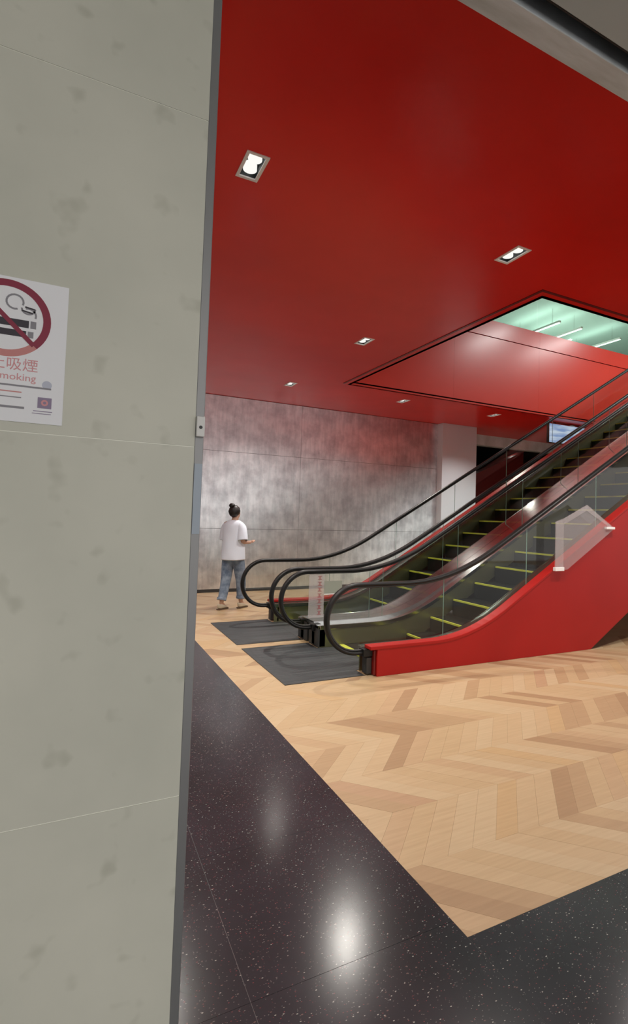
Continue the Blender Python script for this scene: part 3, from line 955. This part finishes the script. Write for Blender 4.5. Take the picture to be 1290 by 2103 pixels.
# arms: right forearm carried forward, left arm hanging in front
jv('sr', -.01, -.165, 1.345, .052); je('collar', 'sr')
jv('er', -.06, -.225, 1.10, .040); je('sr', 'er')
jv('wr', .15, -.20, 1.085, .026); je('er', 'wr')
jv('pr', .215, -.185, 1.09, .030, .018); je('wr', 'pr')
jv('sl', -.01, .165, 1.345, .052); je('collar', 'sl')
jv('el', .02, .215, 1.09, .040); je('sl', 'el')
jv('wl', .17, .17, .95, .026); je('el', 'wl')
jv('pl', .22, .155, .91, .030, .018); je('wl', 'pl')
# legs: left leg back carrying the weight, right leg stepping forward
jv('hl', -.01, .085, .84, .088); je('pelvis', 'hl')
jv('kl', -.05, .085, .47, .056); je('hl', 'kl')
jv('al', -.16, .08, .10, .036); je('kl', 'al')
jv('fl', -.07, .085, .045, .038, .03); je('al', 'fl')
jv('hr', .01, -.085, .84, .088); je('pelvis', 'hr')
jv('kr', .12, -.085, .47, .056); je('hr', 'kr')
jv('ar', .14, -.08, .10, .036); je('kr', 'ar')
jv('fr', .23, -.085, .045, .038, .03); je('ar', 'fr')
skin('body', Bv, Be, M_SKIN, P)
# hands with five fingers
def hand(c, f, side, name):
    f = Vector(f).normalized(); c = Vector(c)
    up_ = Vector((0, 0, 1)); sd = f.cross(up_).normalized() * side; nrm = sd.cross(f)
    V, E_ = [(*c, .028, .016), (*(c + f * .045), .030, .014)], [(0, 1)]
    for k, (o, L) in enumerate(((-.026, .062), (-.009, .072), (.009, .068), (.025, .052))):
        b = c + f * .055 + sd * o
        V.append((*b, .0095)); V.append((*(b + f * L * .55 + nrm * .008 * side), .0085)); V.append((*(b + f * L * .9 + nrm * .026 * side), .007))
        n = len(V); E_ += [(1, n - 3), (n - 3, n - 2), (n - 2, n - 1)]
    b = c + f * .008 + sd * -.032
    V.append((*b, .011)); V.append((*(b + f * .035 - sd * .018), .0095)); V.append((*(b + f * .06 - sd * .014), .008))
    n = len(V); E_ += [(0, n - 3), (n - 3, n - 2), (n - 2, n - 1)]
    return skin(name, V, E_, M_SKIN, P, 1)
hand((.205, -.187, 1.09), (.95, .12, .05), 1, 'hand')
hand((.215, .158, .915), (.7, -.1, -.6), -1, 'hand')
# hair: cap and bun
def blob(name, c, r, m, parent, seg=20, cut=None, rot=None):
    bm = bmesh.new()
    bmesh.ops.create_uvsphere(bm, u_segments=seg, v_segments=14, radius=1)
    if cut: bmesh.ops.delete(bm, geom=[v_ for v_ in bm.verts if cut(v_.co)], context='VERTS')
    for v_ in bm.verts:
        k_ = 1 + .04 * math.sin(v_.co.z * 9 + v_.co.x * 13) * math.cos(v_.co.y * 11)
        v_.co = Vector((c[0] + v_.co.x * r[0] * k_, c[1] + v_.co.y * r[1] * k_, c[2] + v_.co.z * r[2] * k_))
    me = bpy.data.meshes.new(name); bm.to_mesh(me); bm.free()
    me.polygons.foreach_set('use_smooth', [True] * len(me.polygons))
    return link(name, me, m, parent)
blob('hair', (-.012, 0, 1.592), (.104, .094, .102), M_HAIR, P, cut=lambda q: q.x > .55 and q.z < .35)
hb = blob('hair_bun', (-.065, .015, 1.685), (.046, .05, .038), M_HAIR, P)
blob('eye', (.088, .03, 1.572), (.010, .012, .008), M_WHITE, P, 10)
blob('eye', (.088, -.03, 1.572), (.010, .012, .008), M_WHITE, P, 10)
blob('mouth', (.078, 0, 1.503), (.008, .022, .006), M_PINKINK, P, 10)
# shirt: loose shell, lofted rings
def loft(name, rings, m, parent, n=24, caps=(False, False)):
    b = MB()
    for (cx, cy, cz, rx, ry, tx) in rings:
        for i in range(n):
            a = 2 * math.pi * i / n
            w = 1 + .035 * math.sin(a * 5 + cz * 17)
            b.v.append((cx + rx * w * math.cos(a) , cy + ry * w * math.sin(a), cz + tx * math.cos(a)))
    for j in range(len(rings) - 1):
        for i in range(n):
            k = (i + 1) % n
            b.f.append((j * n + i, j * n + k, (j + 1) * n + k, (j + 1) * n + i)); b.mi.append(0)
    if caps[0]: b.f.append(tuple(reversed(range(n)))); b.mi.append(0)
    if caps[1]: b.f.append(tuple((len(rings) - 1) * n + i for i in range(n))); b.mi.append(0)
    o = b.build(name, m, parent, smooth=True)
    sd = o.modifiers.new('thick', 'SOLIDIFY'); sd.thickness = .006; sd.offset = 1
    sb = o.modifiers.new('sub', 'SUBSURF'); sb.levels = 1; sb.render_levels = 1
    return o
loft('shirt', [(0, 0, .80, .165, .200, .01), (0, 0, .90, .162, .198, 0), (0, 0, 1.05, .155, .192, 0), (0, 0, 1.20, .150, .198, 0),
               (-.005, 0, 1.32, .132, .205, 0), (-.01, 0, 1.392, .112, .190, 0), (-.005, 0, 1.43, .078, .110, 0), (.0, 0, 1.445, .058, .064, 0)], M_SHIRT, P)
def tube_between(name, pts, m, parent, n=16, th=.005):
    b = MB(); ks = len(pts)
    for i, (p, r) in enumerate(pts):
        a = Vector(pts[max(i - 1, 0)][0]); c = Vector(pts[min(i + 1, ks - 1)][0])
        t_ = (c - a).normalized(); u = t_.cross(Vector((0, 1, 0.01))).normalized(); w = t_.cross(u)
        for k in range(n):
            an = 2 * math.pi * k / n
            q = Vector(p) + (u * math.cos(an) + w * math.sin(an)) * r * (1 + .04 * math.sin(an * 3 + i))
            b.v.append(tuple(q))
    for j in range(ks - 1):
        for k in range(n):
            k2 = (k + 1) % n
            b.f.append((j * n + k, j * n + k2, (j + 1) * n + k2, (j + 1) * n + k)); b.mi.append(0)
    o = b.build(name, m, parent, smooth=True)
    sd = o.modifiers.new('thick', 'SOLIDIFY'); sd.thickness = th; sd.offset = 1
    sb = o.modifiers.new('sub', 'SUBSURF'); sb.levels = 1; sb.render_levels = 1
    return o
tube_between('sleeve', [((-.01, -.10, 1.37), .06), ((-.015, -.165, 1.345), .076), ((-.04, -.20, 1.22), .076), ((-.055, -.222, 1.115), .078)], M_SHIRT, P)
tube_between('sleeve', [((-.01, .10, 1.37), .06), ((-.01, .165, 1.345), .076), ((.005, .195, 1.22), .074), ((.018, .212, 1.115), .074)], M_SHIRT, P)
tube_between('trouser_leg', [((0, .03, .93), .12), ((-.01, .08, .82), .105), ((-.03, .085, .65), .092), ((-.05, .085, .47), .078), ((-.10, .083, .30), .070), ((-.142, .081, .16), .066)], M_JEANS, P)
tube_between('trouser_leg', [((0, -.03, .93), .12), ((.02, -.08, .82), .105), ((.07, -.085, .65), .092), ((.118, -.085, .47), .078), ((.13, -.083, .30), .070), ((.138, -.081, .17), .066)], M_JEANS, P)
for (p, s_) in (((-.142, .081, .16), 0), ((.138, -.081, .17), 1)):
    tube_between('trouser_cuff', [((p[0], p[1], p[2] + .035), .074), ((p[0] - (.012 if not s_ else -.001), p[1], p[2] - .012), .073)], M_JEANS, P)
def shoe(x, y, name):
    b = bmesh.new()
    out = [(-.085, 0), (-.07, .034), (0, .036), (.08, .044), (.14, .036), (.17, 0), (.14, -.036), (.08, -.044), (0, -.036), (-.07, -.034)]
    lv = [(.014, 1.0, 0), (.05, .98, 0), (.075, .80, -.02), (.10, .50, -.055)]
    rings = [[b.verts.new((x + q[0] * s + dx, y + q[1] * (s if s > .9 else .85), z - (q[0] > .08) * (z - .014) * .45)) for q in out] for z, s, dx in lv]
    for r0, r1 in zip(rings, rings[1:]):
        for i in range(len(out)):
            k = (i + 1) % len(out); b.faces.new((r0[i], r0[k], r1[k], r1[i]))
    b.faces.new(rings[-1]); b.faces.new(list(reversed(rings[0])))
    me = bpy.data.meshes.new(name); b.to_mesh(me); b.free()
    me.polygons.foreach_set('use_smooth', [True] * len(me.polygons))
    o = link(name, me, M_SHOE, P)
    sb = o.modifiers.new('sub', 'SUBSURF'); sb.levels = 1; sb.render_levels = 1
    MB().prism_z([(x + q[0] * 1.04, y + q[1] * 1.06) for q in reversed(out)], 0.001, .018).build('sole', M_SOLE, o)
shoe(-.155, .082, 'shoe')
shoe(.15, -.082, 'shoe')
